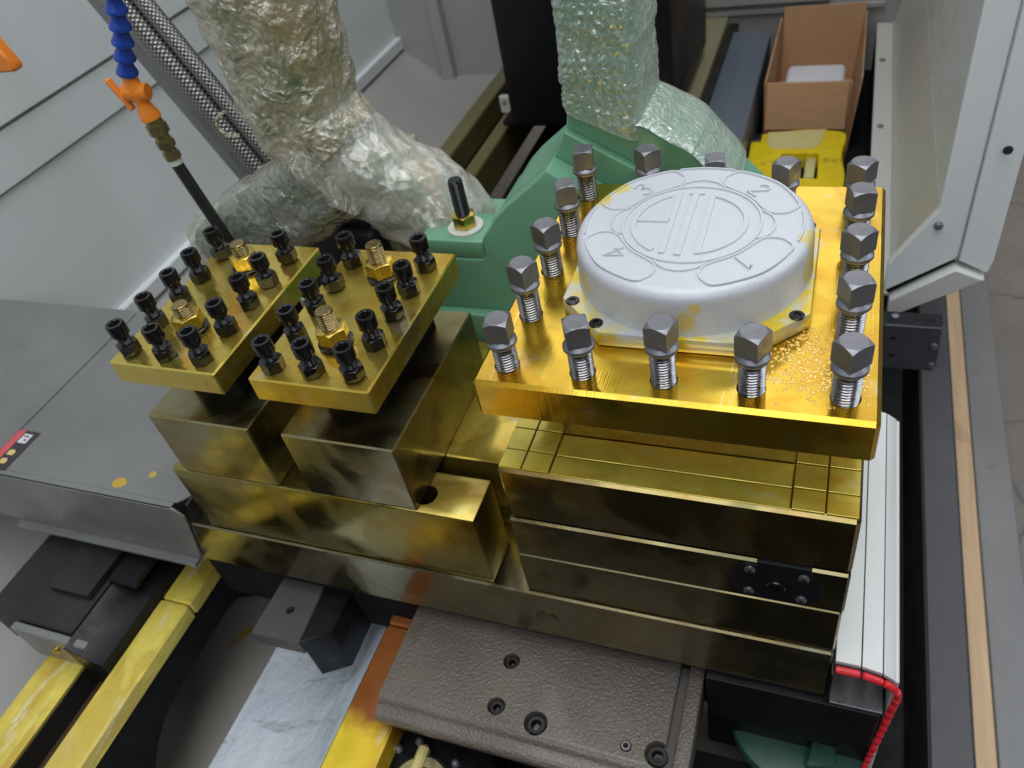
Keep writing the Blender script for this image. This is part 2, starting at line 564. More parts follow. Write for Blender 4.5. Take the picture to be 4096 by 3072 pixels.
def polyhead(ns, ap, z0, z1, rch, slope=.55, n=48, both=False, bm=None, mat=None):
    """n-sided bolt head or nut with the turned chamfer that leaves curved corners"""
    b = bmesh.new()
    def rad(t):
        s = 2 * PI / ns
        u = (t + s / 2) % s - s / 2
        return ap / math.cos(u)
    ts = [2 * PI * i / n for i in range(n)]
    hi = [b.verts.new((rad(t) * math.cos(t), rad(t) * math.sin(t), z1 - max(0, rad(t) - rch) * slope)) for t in ts]
    lo = [b.verts.new((rad(t) * math.cos(t), rad(t) * math.sin(t), z0 + (max(0, rad(t) - rch) * slope if both else 0))) for t in ts]
    tp = [b.verts.new((rch * math.cos(t), rch * math.sin(t), z1)) for t in ts]
    bt = [b.verts.new((rch * math.cos(t), rch * math.sin(t), z0)) for t in ts]
    for i in range(n):
        j = (i + 1) % n
        b.faces.new((lo[i], lo[j], hi[j], hi[i]))
        b.faces.new((hi[i], hi[j], tp[j], tp[i]))
        b.faces.new((bt[i], bt[j], lo[j], lo[i]))
    b.faces.new(tp)
    b.faces.new(bt[::-1])
    if mat is not None:
        b.transform(mat)
    return join(bm, b)
def thread_prof(r, z0, z1, pitch, depth):
    p = [(r - depth, z0)]
    k = max(2, int(round((z1 - z0) / pitch)))
    for i in range(k):
        za = z0 + (z1 - z0) * i / k
        zb = z0 + (z1 - z0) * (i + 1) / k
        p += [(r, za + (zb - za) * .42), (r, za + (zb - za) * .58), (r - depth, zb)]
    return p
def helix(r, z0, z1, pitch, depth, n=26, bm=None):
    b = bmesh.new()
    k = int((z1 - z0) / pitch)
    rows = []
    for q in range(k):
        for rr, f in ((r - depth, 0), (r, .40), (r, .60)):
            rows.append([b.verts.new((rr * math.cos(2 * PI * i / n), rr * math.sin(2 * PI * i / n), z0 + pitch * (q + f + i / n))) for i in range(n)])
    for a in range(len(rows) - 1):
        for i in range(n - 1):
            b.faces.new((rows[a][i], rows[a][i + 1], rows[a + 1][i + 1], rows[a + 1][i]))
        if a + 4 < len(rows):
            b.faces.new((rows[a][n - 1], rows[a + 3][0], rows[a + 4][0], rows[a + 1][n - 1]))
    return join(bm, b)
def tube(path, r, n=12, bm=None, uv=False, cap=True):
    b = bmesh.new()
    path = [Vector(p) for p in path]
    rings = []
    ref = Vector((.13, .41, .9)).normalized()
    L = 0
    ds = []
    for i, p in enumerate(path):
        t = (path[min(i + 1, len(path) - 1)] - path[max(i - 1, 0)]).normalized()
        u = t.cross(ref).normalized()
        v = t.cross(u)
        rr = r[i] if hasattr(r, '__len__') else r
        rings.append([b.verts.new(p + (u * math.cos(2 * PI * k / n) + v * math.sin(2 * PI * k / n)) * rr) for k in range(n)])
        if i:
            L += (p - path[i - 1]).length
        ds.append(L)
    lay = b.loops.layers.uv.new('UVMap') if uv else None
    for i in range(len(rings) - 1):
        for k in range(n):
            j = (k + 1) % n
            f = b.faces.new((rings[i][k], rings[i][j], rings[i + 1][j], rings[i + 1][k]))
            if uv:
                for lp, (uu, vv) in zip(f.loops, ((k / n, ds[i]), ((k + 1) / n, ds[i]), ((k + 1) / n, ds[i + 1]), (k / n, ds[i + 1]))):
                    lp[lay].uv = (uu, vv * 12)
    if cap:
        b.faces.new(rings[0][::-1])
        b.faces.new(rings[-1])
    return join(bm, b)
def spline(pts, k=8, closed=False):
    """Catmull-Rom through pts"""
    out = []
    n = len(pts)
    P = [Vector(p) for p in pts]
    for i in range(n if closed else n - 1):
        p0, p1, p2, p3 = (P[(i - 1) % n], P[i], P[(i + 1) % n], P[(i + 2) % n]) if closed else (P[max(i - 1, 0)], P[i], P[i + 1], P[min(i + 2, n - 1)])
        for j in range(k):
            t = j / k
            out.append(.5 * ((2 * p1) + (p2 - p0) * t + (2 * p0 - 5 * p1 + 4 * p2 - p3) * t * t + (3 * p1 - p0 - 3 * p2 + p3) * t ** 3))
    if not closed:
        out.append(P[-1])
    return out
def cut(me, cutter_bm):
    """subtract the cutter volume from a mesh and return the new mesh"""
    a = bpy.data.objects.new('a', me)
    cm = bpy.data.meshes.new('c')
    bmesh.ops.recalc_face_normals(cutter_bm, faces=cutter_bm.faces[:])
    cutter_bm.to_mesh(cm)
    cutter_bm.free()
    c = bpy.data.objects.new('c', cm)
    C.objects.link(a)
    C.objects.link(c)
    md = a.modifiers.new('b', 'BOOLEAN')
    md.operation = 'DIFFERENCE'
    md.object = c
    md.solver = 'EXACT'
    dg = bpy.context.evaluated_depsgraph_get()
    dg.update()
    res = bpy.data.meshes.new_from_object(a.evaluated_get(dg))
    bpy.data.objects.remove(a)
    bpy.data.objects.remove(c)
    bm = bmesh.new()
    bm.from_mesh(res)
    return finish(me.name, bm)
def mx_to(loc, direction):
    """matrix that stands a +Z lathe at loc, pointing along direction"""
    q = Vector((0, 0, 1)).rotation_difference(Vector(direction).normalized())
    return Matrix.Translation(Vector(loc)) @ q.to_matrix().to_4x4()

# ================================================================== SETTING
struct('floor', box(-6, 6, -6, 8, -1.25, -1.15, 0), 'floor')

# painted sheet walls of the enclosure, with folded seams
XW = -1.15
bm = box(XW - .03, XW, -1.6, 2.0, -.50, -.145, 0)
box(XW - .03, XW + .008, -1.6, 2.0, -.139, -.052, .0015, bm=bm)
box(XW - .03, XW + .014, -1.6, 2.0, -.044, 1.25, .0015, bm=bm)
box(XW - .03, XW - .006, -1.6, 2.0, -.145, -.139, 0, bm=bm)
box(XW - .03, XW - .006, -1.6, 2.0, -.052, -.044, 0, bm=bm)
box(XW, XW + .02, -1.6, 2.0, -.50, -.462, .003, bm=bm)
struct('wall_left', bm, 'wall')
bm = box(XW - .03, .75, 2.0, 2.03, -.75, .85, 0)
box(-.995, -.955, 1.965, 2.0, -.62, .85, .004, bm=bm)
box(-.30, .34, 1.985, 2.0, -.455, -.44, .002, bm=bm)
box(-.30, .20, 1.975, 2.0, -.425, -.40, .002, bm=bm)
struct('wall_end', bm, 'wall_shaded')
# sloping pan under the bed, one folded sheet
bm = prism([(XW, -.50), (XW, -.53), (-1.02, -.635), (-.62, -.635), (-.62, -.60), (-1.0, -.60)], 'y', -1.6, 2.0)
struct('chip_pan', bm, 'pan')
struct('chip_tray', box(-.98, .30, -1.2, 1.0, -.79, -.76, 0), 'pan_spot')
struct('pan_front', box(.02, .34, .40, 2.0, -.66, -.63, 0), 'gap')

# ================================================================== LATHE BED
bed = thing('lathe_bed', 'long lathe bed with oil-yellow ways running under the cross slide', 'lathe bed', (-.35, .3, -.93))
def rail(name, x0, x1, y0, y1, z0, z1, mat, bev=.003):
    return put(name, box(x0, x1, y0, y1, z0, z1, bev), mat, bed)
o = rail('guide_rail', -.574, -.525, -1.1, -.0365, -.4985, -.47, 'rail')
rail('guide_rail', -.574, -.5255, -.0345, .42, -.4985, -.4705, 'rail')
o['label'] = 'yellow oiled way with a notch across it'
rail('guide_rail', -.715, -.648, -1.1, -.138, -.5065, -.50, 'rail', .001)
put('bed_wall', box(-.715, -.649, -1.1, 2.0, -.60, -.507, .002), 'charcoal', bed)
put('trough', box(-.6485, -.566, -1.1, 2.0, -.60, -.545, 0), 'trough', bed)
rail('guide_rail', -.222, -.158, -1.1, -.0015, -.50, -.46, 'rail_rust')
rail('guide_rail', -.222, -.158, .0005, .30, -.50, -.4605, 'rail_rust')
rail('guide_rail', -.672, -.625, .42, 1.99, -.53, -.462, 'olive')
rail('guide_rail', -.568, -.530, .42, 1.99, -.56, -.470, 'olive')
rail('guide_rail', -.148, -.066, .42, 1.99, -.58, -.455, 'pale_rail')
put('rail_edge', box(-.064, -.038, .42, 1.99, -.58, -.475, .002), 'charcoal', bed)
# inner wall of the left way: a plate, its shade painted near-black, with an arched window through which the tray shows
arch = [(-1.1, -.499), (.9, -.499), (.9, -.66), (.09, -.66), (.06, -.60), (.03, -.558), (0, -.550), (-.06, -.551), (-.12, -.553), (-.155, -.561), (-.185, -.577), (-.21, -.60), (-.24, -.66), (-.25, -.75), (-1.1, -.75)]
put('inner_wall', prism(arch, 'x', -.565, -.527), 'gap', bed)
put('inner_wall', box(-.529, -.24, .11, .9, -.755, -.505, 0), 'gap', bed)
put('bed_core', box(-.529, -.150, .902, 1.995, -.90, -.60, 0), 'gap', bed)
# chalky flank of the front way, blue-white daylight painted into its colour
bm = prism([(-.222, -.497), (-.222, -.90), (-.47, -.90), (-.47, -.63), (-.405, -.62), (-.330, -.60), (-.25, -.515)], 'y', -1.1, .09)
put('bed_flank', bm, 'icy', bed)
bm = prism([(-.158, -.50), (-.06, -.56), (-.06, -.90), (-.158, -.90)], 'y', -1.1, 1.9)
put('bed_flank', bm, 'gap', bed)

hs = thing('unseen_headstock', 'dark headstock with a round chuck, added to darken front-face reflections', 'unseen_headstock', (-.35, -1.4, -1.15))  # out of view, added so the front faces mirror something dark
put('housing', box(-1.10, .40, -1.9, -1.12, -1.149, .10, .02, 2), 'charcoal', hs)
put('chuck', lathe([(0, 0), (.20, 0), (.21, .01), (.21, .12), (.20, .13), (.06, .13), (.05, .10), (0, .10)], 48, mat=mx_to((-.35, -1.12, -.12), (0, 1, 0))), 'charcoal', hs)

# ================================================================== SADDLE
sad = thing('lathe_saddle', 'grey-brown rough cast saddle wing with sunk socket screws below the cross slide', 'saddle', (0, -.05, -.50))
bm = prism([(.06, -.42), (-.103, -.42), (-.108, -.423), (-.111, -.4285), (-.122, -.431), (-.1265, -.437), (-.1245, -.450), (-.105, -.462), (.06, -.475)], 'x', -.172, .153, .0025, seg=2)
body = finish('casting', bm)
SCR = [(-.0335, -.0293, .0098), (-.0331, -.0832, .0102), (.0151, -.0903, .0132), (.1461, -.0896, .0135)]
cb = None
for x, y, r in SCR:
    cb = lathe([(r, -.437), (r, -.40)], 28, (x, y), cb)
cb = lathe([(.006, -.428), (.006, -.40)], 20, (.1135, -.0896), cb)
body = cut(body, cb)
put('casting', body, 'casting', sad)
put('side_strip', prism([(.06, -.42), (-.14, -.42), (-.15, -.428), (-.15, -.475), (.06, -.475)], 'x', .1625, .1785, .0025, seg=2), 'casting', sad)
put('groove_floor', box(.150, .165, -.12, .06, -.47, -.4285, 0), 'lug', sad)
for x, y, r in SCR:
    s = r * .78
    bm = lathe([(0, -.4375), (s, -.4375), (s, -.426), (s * .92, -.4245), (s * .58, -.4245), (s * .56, -.4262)], 28, cap0=False, cap1=False)
    sc_ = put('socket_screw', bm, 'charcoal', sad, (x, y, 0))
    sub('hex_socket', lathe([(s * .56, -.4262), (s * .52, -.433), (0, -.4335)], 6, cap0=False), 'black_ox', sc_)
put('dowel_pin', lathe([(.0022, -.426), (.0022, -.419), (.0030, -.4178), (.0046, -.4178), (.0052, -.419), (.0052, -.4275)], 20, (.1135, -.0896), cap0=False, cap1=False), 'steel', sad)
# dark underside block and lug that carry the slide
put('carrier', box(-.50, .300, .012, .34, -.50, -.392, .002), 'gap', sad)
put('lug', prism([(-.374, -.070), (-.374, .02), (-.310, .02), (-.303, -.0685)], 'z', -.452, -.424, .0015), 'lug', sad)
put('lug_side', prism([(-.3035, -.067), (-.311, .02), (-.270, .02), (-.268, -.045)], 'z', -.51, -.4245, .0015), 'black', sad)
put('screw_hole', lathe([(.0058, -.4238), (.0048, -.4232), (.0035, -.4236), (0, -.4237)], 16, (-.338, -.03), cap0=False), 'black', sad)

# left-hand carriage shoe riding on the outer way
shoe = thing('carriage_shoe', 'black cast carriage shoe with a bolted wiper plate under the grey cover', 'carriage', (-.68, -.06, -.50))
put('shoe_body', box(-.79, -.628, -.130, .06, -.50, -.425, .002), 'charcoal', shoe)
put('shoe_flank', prism([(-.626, -.428), (-.575, -.455), (-.575, -.53), (-.626, -.53)], 'y', -.15, .06, .001), 'black', shoe)
put('raised_pad', box(-.705, -.634, -.082, .03, -.424, -.412, .0015), 'charcoal', shoe)
put('gib', box(-.628, -.580, -.05, .06, -.428, -.418, .0015), 'black', shoe)
wp = put('wiper_plate', box(-.735, -.600, -.143, -.1315, -.505, -.432, .0015), 'cover', shoe)
for x in (-.668, -.628):
    b = lathe([(.0052, 0), (.0052, .0025), (.003, .0045), (0, .0048)], 14, cap0=False, mat=mx_to((x, -.143, -.462), (0, -1, .0)))
    put('screw', b, 'brass', shoe)

# ================================================================== CROSS SLIDE AND MOUNTING BARS
cs = thing('cross_slide', 'long low oil-browned steel cross slide carrying all the tool posts', 'cross slide', (-.1, .15, -.39))
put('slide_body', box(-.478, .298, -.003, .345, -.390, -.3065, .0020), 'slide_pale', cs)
put('plug', lathe([(.0125, 0), (.0125, .0006), (.011, .0010), (0, .0010)], 24, cap0=False, mat=mx_to((.012, -.0032, -.352), (0, -1, 0))), 'slide', cs)
mb = thing('mounting_bar', 'oiled steel bar with a round hole, under the two drilled tool holders', 'steel bar', (-.23, .03, -.306))
bar = finish('bar_body', box(-.422, -.042, 0, .054, -.306, -.197, .0024, 2))
bar = cut(bar, lathe([(.0125, -.26), (.0125, -.18)], 32, (-.1035, .022)))
put('bar_body', bar, 'bar', mb)
rb = put('rear_bar', box(-.422, -.003, .077, .262, -.306, -.1972, .0016), 'holder')
tag(rb, 'wide oiled steel pad behind the mounting bar, beside the turret base', 'steel pad')

# ================================================================== TURRET
T = thing('tool_turret', 'square oil-yellow tool turret with sixteen square-head screws and a silver cap', 'tool turret', (.15, .1525, -.306))
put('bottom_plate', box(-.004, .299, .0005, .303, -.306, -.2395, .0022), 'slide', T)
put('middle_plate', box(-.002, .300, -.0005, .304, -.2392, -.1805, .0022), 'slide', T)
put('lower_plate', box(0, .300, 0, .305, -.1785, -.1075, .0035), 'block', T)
put('spacer', box(.006, .294, .006, .299, -.1804, -.1786, 0), 'gap', T)
gx = [0.0015, .0235, .049, .2483, .274, .2985]
gy = [0.0015, .0235, .0495, .2555, .2815, .3035]
for i in range(5):
    for j in range(5):
        if i == 2 and j == 2:
            continue
        zt = -.1052
        if (i == 2 and j in (0, 4, 1, 3)):
            zt = -.1066
        g = .0007
        put('seat_pad', box(gx[i] + g, gx[i + 1] - g, gy[j] + g, gy[j + 1] - g, -.1080, zt, .0003), 'seat', T)
put('pillar', box(.0492, .2481, .0497, .2553, -.1082, -.0395, .001), 'block', T)
# clamp plate with sixteen through holes
top = finish('top_plate', box(0, .300, 0, .305, -.0397, 0, .0032))
A0, S0 = .0235, .0633
spots = []
for i in range(5):
    for j in range(5):
        if i in (0, 4) or j in (0, 4):
            spots.append((A0 + i * S0, A0 + j * S0 + (.0006 * j), i, j))
cb = None
for x, y, i, j in spots:
    cb = lathe([(.0105, -.03), (.0105, .01)], 28, (x, y), cb)
top = cut(top, cb)
put('top_plate', top, 'plate', T)
HT = {(0, 1): .0545, (0, 2): .0505, (4, 1): .0555, (4, 2): .0535, (4, 3): .0510, (0, 0): .048, (1, 0): .0505, (2, 0): .056, (3, 0): .054, (4, 0): .052, (2, 4): .0435, (3, 4): .0395, (4, 4): .0395}
# screw: origin at the top of the head
head_bm = polyhead(4, .0092, -.0185, 0, .0090, .55, 96)
lathe([(.0096, -.0188), (.0122, -.0212), (.0124, -.0236), (.0116, -.0248), (.009, -.0250)], 36, bm=head_bm, cap0=True, cap1=True)
head_me = finish('clamp_screw', head_bm, ang=17)
shank_me = finish('threaded_shank', helix(.0097, -.080, -.0215, .0026, .0015, 30))
for x, y, i, j in spots:
    h = HT.get((i, j), .0525)
    s = put('clamp_screw', head_me, 'steel', T, (x, y, h), (R(random.uniform(-.8, .8)), R(random.uniform(-.8, .8)), R(random.choice((20, 35, 47, 58, 70, 12)) + random.uniform(-6, 6))))
    sub('threaded_shank', shank_me, 'thread', s)

# silver cap
CX, CY = .150, .1525
oc = .0985
ck = .0405
octo = [(-oc + ck, -oc), (oc - ck, -oc), (oc, -oc + ck), (oc, oc - ck), (oc - ck, oc), (-oc + ck, oc), (-oc, oc - ck), (-oc, -oc + ck)]
prof = [(.0962, .0142), (.0958, .0165), (.0950, .0430), (.0945, .0465), (.0932, .0497), (.0908, .0521), (.0880, .0532), (.0850, .0535), (.0, .0537)]
cap = put('cap', lathe(prof, 128), 'cap', T, (CX, CY, 0))
sub('flange', prism(octo, 'z', .0008, .0145, .0010), 'flange', cap)
for s1, s2 in ((-1, -1), (1, -1), (-1, 1), (1, 1)):
    for px, py in ((.0884, .0613), (.0616, .0875)):
        x, y = s1 * px, s2 * py
        b = lathe([(.0058, .0143), (.0058, .0153), (.0052, .0158), (.0030, .0157)], 22, (x, y), cap0=False, cap1=False)
        lathe([(.0030, .0157), (.0028, .01475), (0, .01475)], 6, (x, y), b, cap0=False)
        sub('flange_screw', b, 'black_ox', cap)
ZT = .0535
def band(pts, wd, h=.0015, closed=False, bm=None):
    """raised rib following pts (mm on the cap's face)"""
    b = bmesh.new()
    P = [Vector((p[0], p[1])) * .001 for p in pts]
    n = len(P)
    rows = []
    for i in range(n):
        a = P[(i - 1) % n] if closed else P[max(i - 1, 0)]
        c = P[(i + 1) % n] if closed else P[min(i + 1, n - 1)]
        t = (c - a).normalized()
        nn = Vector((-t.y, t.x))
        e = wd * .0005
        sl = .00035
        rows.append([b.verts.new((P[i] + nn * k).to_tuple() + (z,)) for k, z in ((e + sl, ZT - .001), (e, ZT + h), (-e, ZT + h), (-e - sl, ZT - .001))])
    for i in range(n if closed else n - 1):
        A, B = rows[i], rows[(i + 1) % n]
        for k in range(3):
            b.faces.new((A[k], A[k + 1], B[k + 1], B[k]))
    if not closed:
        b.faces.new(rows[0])
        b.faces.new(rows[-1][::-1])
    return join(bm, b)
def pol(r, a):
    return (r * math.cos(R(a)), r * math.sin(R(a)))
def arc(r, a0, a1, n=24):
    return [pol(r, a0 + (a1 - a0) * i / n) for i in range(n + 1)]
em = band(arc(55, 0, 360, 96)[:-1], 1.8, closed=True)
for a in (0, 90, 180, 270):
    band(spline([pol(57, a - 20) + (0,), pol(63, a - 12) + (0,), pol(65.6, a) + (0,), pol(63, a + 12) + (0,), pol(57, a + 20) + (0,)], 6), 1.5, bm=em)
band(arc(86.5, 74, 106, 12), 1.2, bm=em)
band(arc(86.5, 166, 194, 12), 1.2, bm=em)
band(arc(86.5, -14, 14, 12), 1.2, bm=em)
band(arc(46.5, 120, 239, 30), 4.2, bm=em)
band([(-44, 1.2), (-18, 1.2)], 3.0, bm=em)
band([(-16.6, 46), (-15.8, -44)], 4.6, bm=em)
band([(-3, 45), (-3.6, -45.5)], 5.2, bm=em)
band([(-8.5, 44), (4.2, 44)], 2.6, 0.0017, bm=em)
band([(11.4, 43.5), (11.6, -43)], 4.6, bm=em)
band(arc(43, 72, -74, 36), 3.8, 0.0017, bm=em)
sub('emblem', em, 'cap', cap)
lobe = [(-23, 86.5), (-29.5, 79), (-31, 71), (-28.5, 63), (-22, 59), (0, 58), (22, 59), (28.5, 63), (31, 71), (29.5, 79), (23, 86.5), (0, 88)]
for a in (45, 135, 225, 315):
    pts = spline([pol(r, a + d) + (0,) for d, r in lobe], 6, True)
    sub('raised_lobe', band(pts, 1.5, .0015, True), 'cap', cap)
DIG = {1: [[(0, -9), (0, 9), (-3.5, 6)]],
       2: [[(-4.5, 5), (-3, 8), (0.5, 9), (4, 7.5), (4.5, 4.5), (2.5, 1), (-2, -4), (-5, -9)], [(-5, -8.6), (5, -8.6)]],
       3: [[(-4.5, 6.5), (-1.5, 9), (2.5, 8.5), (4.2, 5.5), (2.6, 2), (-1, .8)], [(-1, .8), (3.4, -.2), (5, -4), (3, -8), (-1, -9), (-4.8, -6.8)]],
       4: [[(3, -9), (3, 9), (-6, -3.5), (7, -3.5)]]}
for d, ang in ((1, -48), (2, 47), (3, 135), (4, 222)):
    c0 = Vector(pol(70, ang))
    up = c0.normalized()
    rt = Vector((up.y, -up.x))
    nb = None
    for st in DIG[d]:
        pts = [tuple(c0 + rt * x + up * y) for x, y in st]
        if len(pts) > 4 and d != 4:
            pts = [tuple(p.xy) for p in spline([p + (0,) for p in pts], 4)]
        nb = band(pts, 1.5, 0.0017, bm=nb)
    sub('raised_numeral', nb, 'cap', cap)

# froth of oil between the screws at one corner
fb = bmesh.new()
rr = random.Random(3)
for k in range(1300):
    u = rr.random()
    x = .222 + .070 * rr.random()
    y = .010 + .085 * rr.random()
    if (x - .222) * .9 + (y - .01) * .55 < .030 and rr.random() < .8:
        continue
    if min((x - a) ** 2 + (y - b) ** 2 for a, b, i, j in spots) < .0128 ** 2:
        continue
    if y < .026 and rr.random() < .7:
        continue
    if (x - CX) ** 2 + (y - CY) ** 2 < .112 ** 2 or x > .2955:
        continue
    s = .0004 + .0011 * u * u
    c = lathe([(s, 0), (s * .85, s * .22), (s * .4, s * .36), (0, s * .38)], 7, (0, 0), cap0=False)
    c.transform(Matrix.Translation((x, y, .0001)) @ Matrix.Rotation(rr.random() * 3, 4, 'Z') @ Matrix.Diagonal((1 + rr.random(), 1, 1, 1)))
    fb = join(fb, c)
fo = put('oil_froth', fb, 'froth', T)
fo['kind'] = 'stuff'

# oval black oil fitting let into the middle plate
ov = thing('oil_fitting', 'black oval plate with four cross screws and a centre plug on the turret base', 'fitting', (.245, -.001, -.21))
ocx, ocz = .2425, -.2085
pts = []
for k in range(40):
    a = 2 * PI * k / 40
    x = .0375 * math.cos(a)
    z = .0375 * math.sin(a)
    z = max(-.0245, min(.0245, z))
    pts.append((ocx + x, ocz + z))
put('oval_plate', prism(pts, 'y', -.0022, -.0007, .0003), 'black', ov)
for dx, dz in ((-.022, .0165), (.022, .0165), (-.022, -.0165), (.022, -.0165)):
    s = put('cross_screw', lathe([(.0048, 0), (.0046, .0012), (.003, .0022), (0, .0025)], 18, cap0=False, mat=mx_to((ocx + dx, -.0022, ocz + dz), (0, -1, 0))), 'steel', ov)
    b = box(ocx + dx - .0026, ocx + dx + .0026, -.0048, -.0044, ocz + dz - .0005, ocz + dz + .0005, 0)
    box(ocx + dx - .0005, ocx + dx + .0005, -.0048, -.0044, ocz + dz - .0026, ocz + dz + .0026, 0, bm=b)
    put('cross_recess', b, 'gap', ov)
put('plug', lathe([(.0085, 0), (.0085, .0035), (.0075, .0045), (.0032, .0045), (.003, .0015), (0, .0015)], 24, cap0=False, mat=mx_to((ocx, -.0022, ocz), (0, -1, 0))), 'black_ox', ov)
put('notch_block', box(.226, .270, -.0030, .004, -.1835, -.1775, .0004), 'black', ov)

# ================================================================== TWO DRILLED TOOL HOLDERS
scr_head = lathe([(.0050, .0160), (.0056, .0216), (.0084, .0224), (.0093, .0236), (.0093, .0352), (.0086, .0368), (.0060, .0368), (.0056, .0362)], 26, cap1=False)
scr_me = finish('set_screw', scr_head)
sock_me = finish('hex_socket', lathe([(.0056, .0362), (.0052, .0290), (0, .0286)], 6, cap0=False))
nut_me = finish('lock_nut', polyhead(6, .0098, .0020, .0138, .0096, .55, 48, True))
foot_me = finish('screw_foot', lathe(thread_prof(.0066, -.012, .0225, .0015, .0007), 20))
sn_me = finish('hex_nut', polyhead(6, .0135, .0045, .0205, .0132, .55, 48, True))
ws_me = finish('washer', lathe([(.0155, 0), (.0172, .0008), (.0172, .0036), (.0160, .0044), (.0100, .0044)], 32, cap0=False, cap1=False))
def holder(label, x0, x1, xs, mat, studh):
    H = thing('tool_holder', label, 'tool holder', ((x0 + x1) / 2, .105, -.197), 'drilled tool holders on the mounting bar')
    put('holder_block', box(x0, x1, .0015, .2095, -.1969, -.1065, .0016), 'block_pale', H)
    put('post', box(x0 + .030, x1 - .030, .045, .180, -.107, -.0575, .001), 'gap', H)
    put('clamp_plate', box(x0 - .002, x1 - .001, .0015, .2115, -.058, -.030, .0016), mat, H)
    ys = (.0185, .0625, .1040, .1415, .1835)
    pos = [(xs[0], y) for y in ys] + [(xs[1], y) for y in ys] + [((xs[0] + xs[1]) / 2, ys[0])]
    for k, (x, y) in enumerate(pos):
        dz = random.uniform(-.0018, .0012)
        s = put('set_screw', scr_me, 'black_ox', H, (x, y, -.030 + dz), (0, 0, random.random() * 6))
        sub('hex_socket', sock_me, 'gap', s)
        sub('threaded_foot', foot_me, 'black_ox', s)
        n = sub('lock_nut', nut_me, 'black_ox', s)
        n.rotation_euler[2] = random.random() * 3
        n.location[2] = -dz - (.0015 if random.random() < .5 else 0) + .0003
    for k, y in enumerate((.060, .1655)):
        h = studh[k]
        s = put('stud', helix(.0086, -.012, h - .0005, .0024, .0014, 28, lathe([(.0071, h - .006), (.0082, h - .0030), (.0082, h - .0006), (.0076, h), (0, h)], 26, cap0=False)), 'stud_metal', H, ((xs[0] + xs[1]) / 2 + .002, y, -.030), (0, 0, 0))
        n = sub('hex_nut', sn_me, 'brass', s)
        n.rotation_euler[2] = random.random() * 3
        sub('washer', ws_me, 'black_ox', s)
    return H
holder('drilled tool holder standing next to the grey sheet cover', -.403, -.2725, (-.3865, -.2968), 'holder', (.0330, .0335))
holder('drilled tool holder standing between its twin and the silver-capped turret', -.2325, -.1045, (-.2135, -.1270), 'holder', (.0400, .0405))

# ================================================================== GREY SLIDE COVER
E_ = thing('slide_cover', 'grey folded sheet cover with a red and black warning label', 'cover', (-.8, .17, -.40))
bm = prism([(-1.13, .004), (-.462, .004), (-.447, .020), (-.447, .352), (-.785, .352), (-.785, .345), (-.80, .345)] + [(-1.13, .345)], 'z', -.2765, -.2745, 0)
put('top_sheet', bm, 'cover', E_)
put('top_sheet', prism([(-1.13, .012), (-.800, .012), (-.800, .338), (-.97, .338), (-.975, .328), (-1.13, .328)], 'z', -.2743, -.2728, 0), 'cover', E_)
put('front_sheet', prism([(-.2745, -.004), (-.2765, .006), (-.386, .006), (-.386, -.004)][:0] or [(-1.13, -.2750), (-.462, -.2750), (-.450, -.287), (-.476, -.384), (-1.13, -.384)], 'y', -.0068, -.0036, .0005), 'cover', E_)
put('fold', box(-1.13, -.466, -.0060, .006, -.2766, -.2750, 0), 'cover', E_)
put('bottom_lip', box(-.81, -.480, -.018, -.0032, -.3912, -.3850, .001), 'cover', E_)
put('end_sheet', prism([(.004, -.276), (.34, -.276), (.34, -.385), (.03, -.385), (.004, -.30)], 'x', -.450, -.446, 0), 'charcoal', E_)
put('corner_tab', prism([(-.445, .0), (-.4255, .0), (-.4255, .05), (-.445, .05)], 'z', -.330, -.3066, .001), 'white', E_)
# warning label, flat print on a thin sheet, lying along the bed direction
lx, ly = -.782, .037
KX, KY = .75, .70
def lab(x0, x1, y0, y1, k):
    return box(lx + x0 * KX, lx + x1 * KX, ly + y0 * KY, ly + y1 * KY, -.2743 + k * .0004, -.2743 + (k + 1) * .0004, 0)
st = put('warning_label', lab(-.030, .030, -.050, .050, 0), 'sticker', E_)
put('label_band', lab(-.030, -.006, -.049, .049, 1), 'sticker_red', E_)
b = lab(-.003, .018, .018, .042, 1)
put('label_pictogram', b, 'sticker_white', E_)
put('label_pictogram', lab(.001, .013, .034, .037, 2), 'sticker', E_)
put('label_pictogram', lab(.008, .013, .024, .028, 2), 'sticker', E_)
for yy in (-.008, -.030):
    put('label_pictogram', prism([(lx + x * KX, ly + (yy + y) * KY) for x, y in ((-.001, -.006), (.014, -.006), (.016, .002), (.010, .008), (-.001, .006))], 'z', -.2739, -.2735), 'sticker_yellow', E_)
t_oil = lathe([(.011, -.2744), (.010, -.2741), (0, -.2740)], 18, cap0=False)
t_oil.transform(Matrix.Translation((-.566, .0165, 0)) @ Matrix.Diagonal((1, .75, 1, 1)))
put('oil_drip', t_oil, 'drip', E_)
put('oil_drip', lathe([(.0055, -.2744), (.005, -.2741), (0, -.2740)], 14, (-.527, .0376), cap0=False), 'drip', E_)

# ================================================================== COOLANT LINE
cl = thing('coolant_line', 'blue jointed coolant nozzle line with orange valve, brass fitting and black tube', 'coolant hose', (-.462, .27, -.20))
p_top = Vector((-.4443, .27, .2245))
p_bot = Vector((-.4885, .27, .1440))
dirn = (p_bot - p_top).normalized()
seg_prof = [(.0070, .0), (.0074, .003), (.0086, .0070), (.0108, .0118), (.0118, .0142), (.0117, .0160), (.0100, .0172), (.0070, .0178)]
seg_me = finish('hose_segment', lathe(seg_prof, 24))
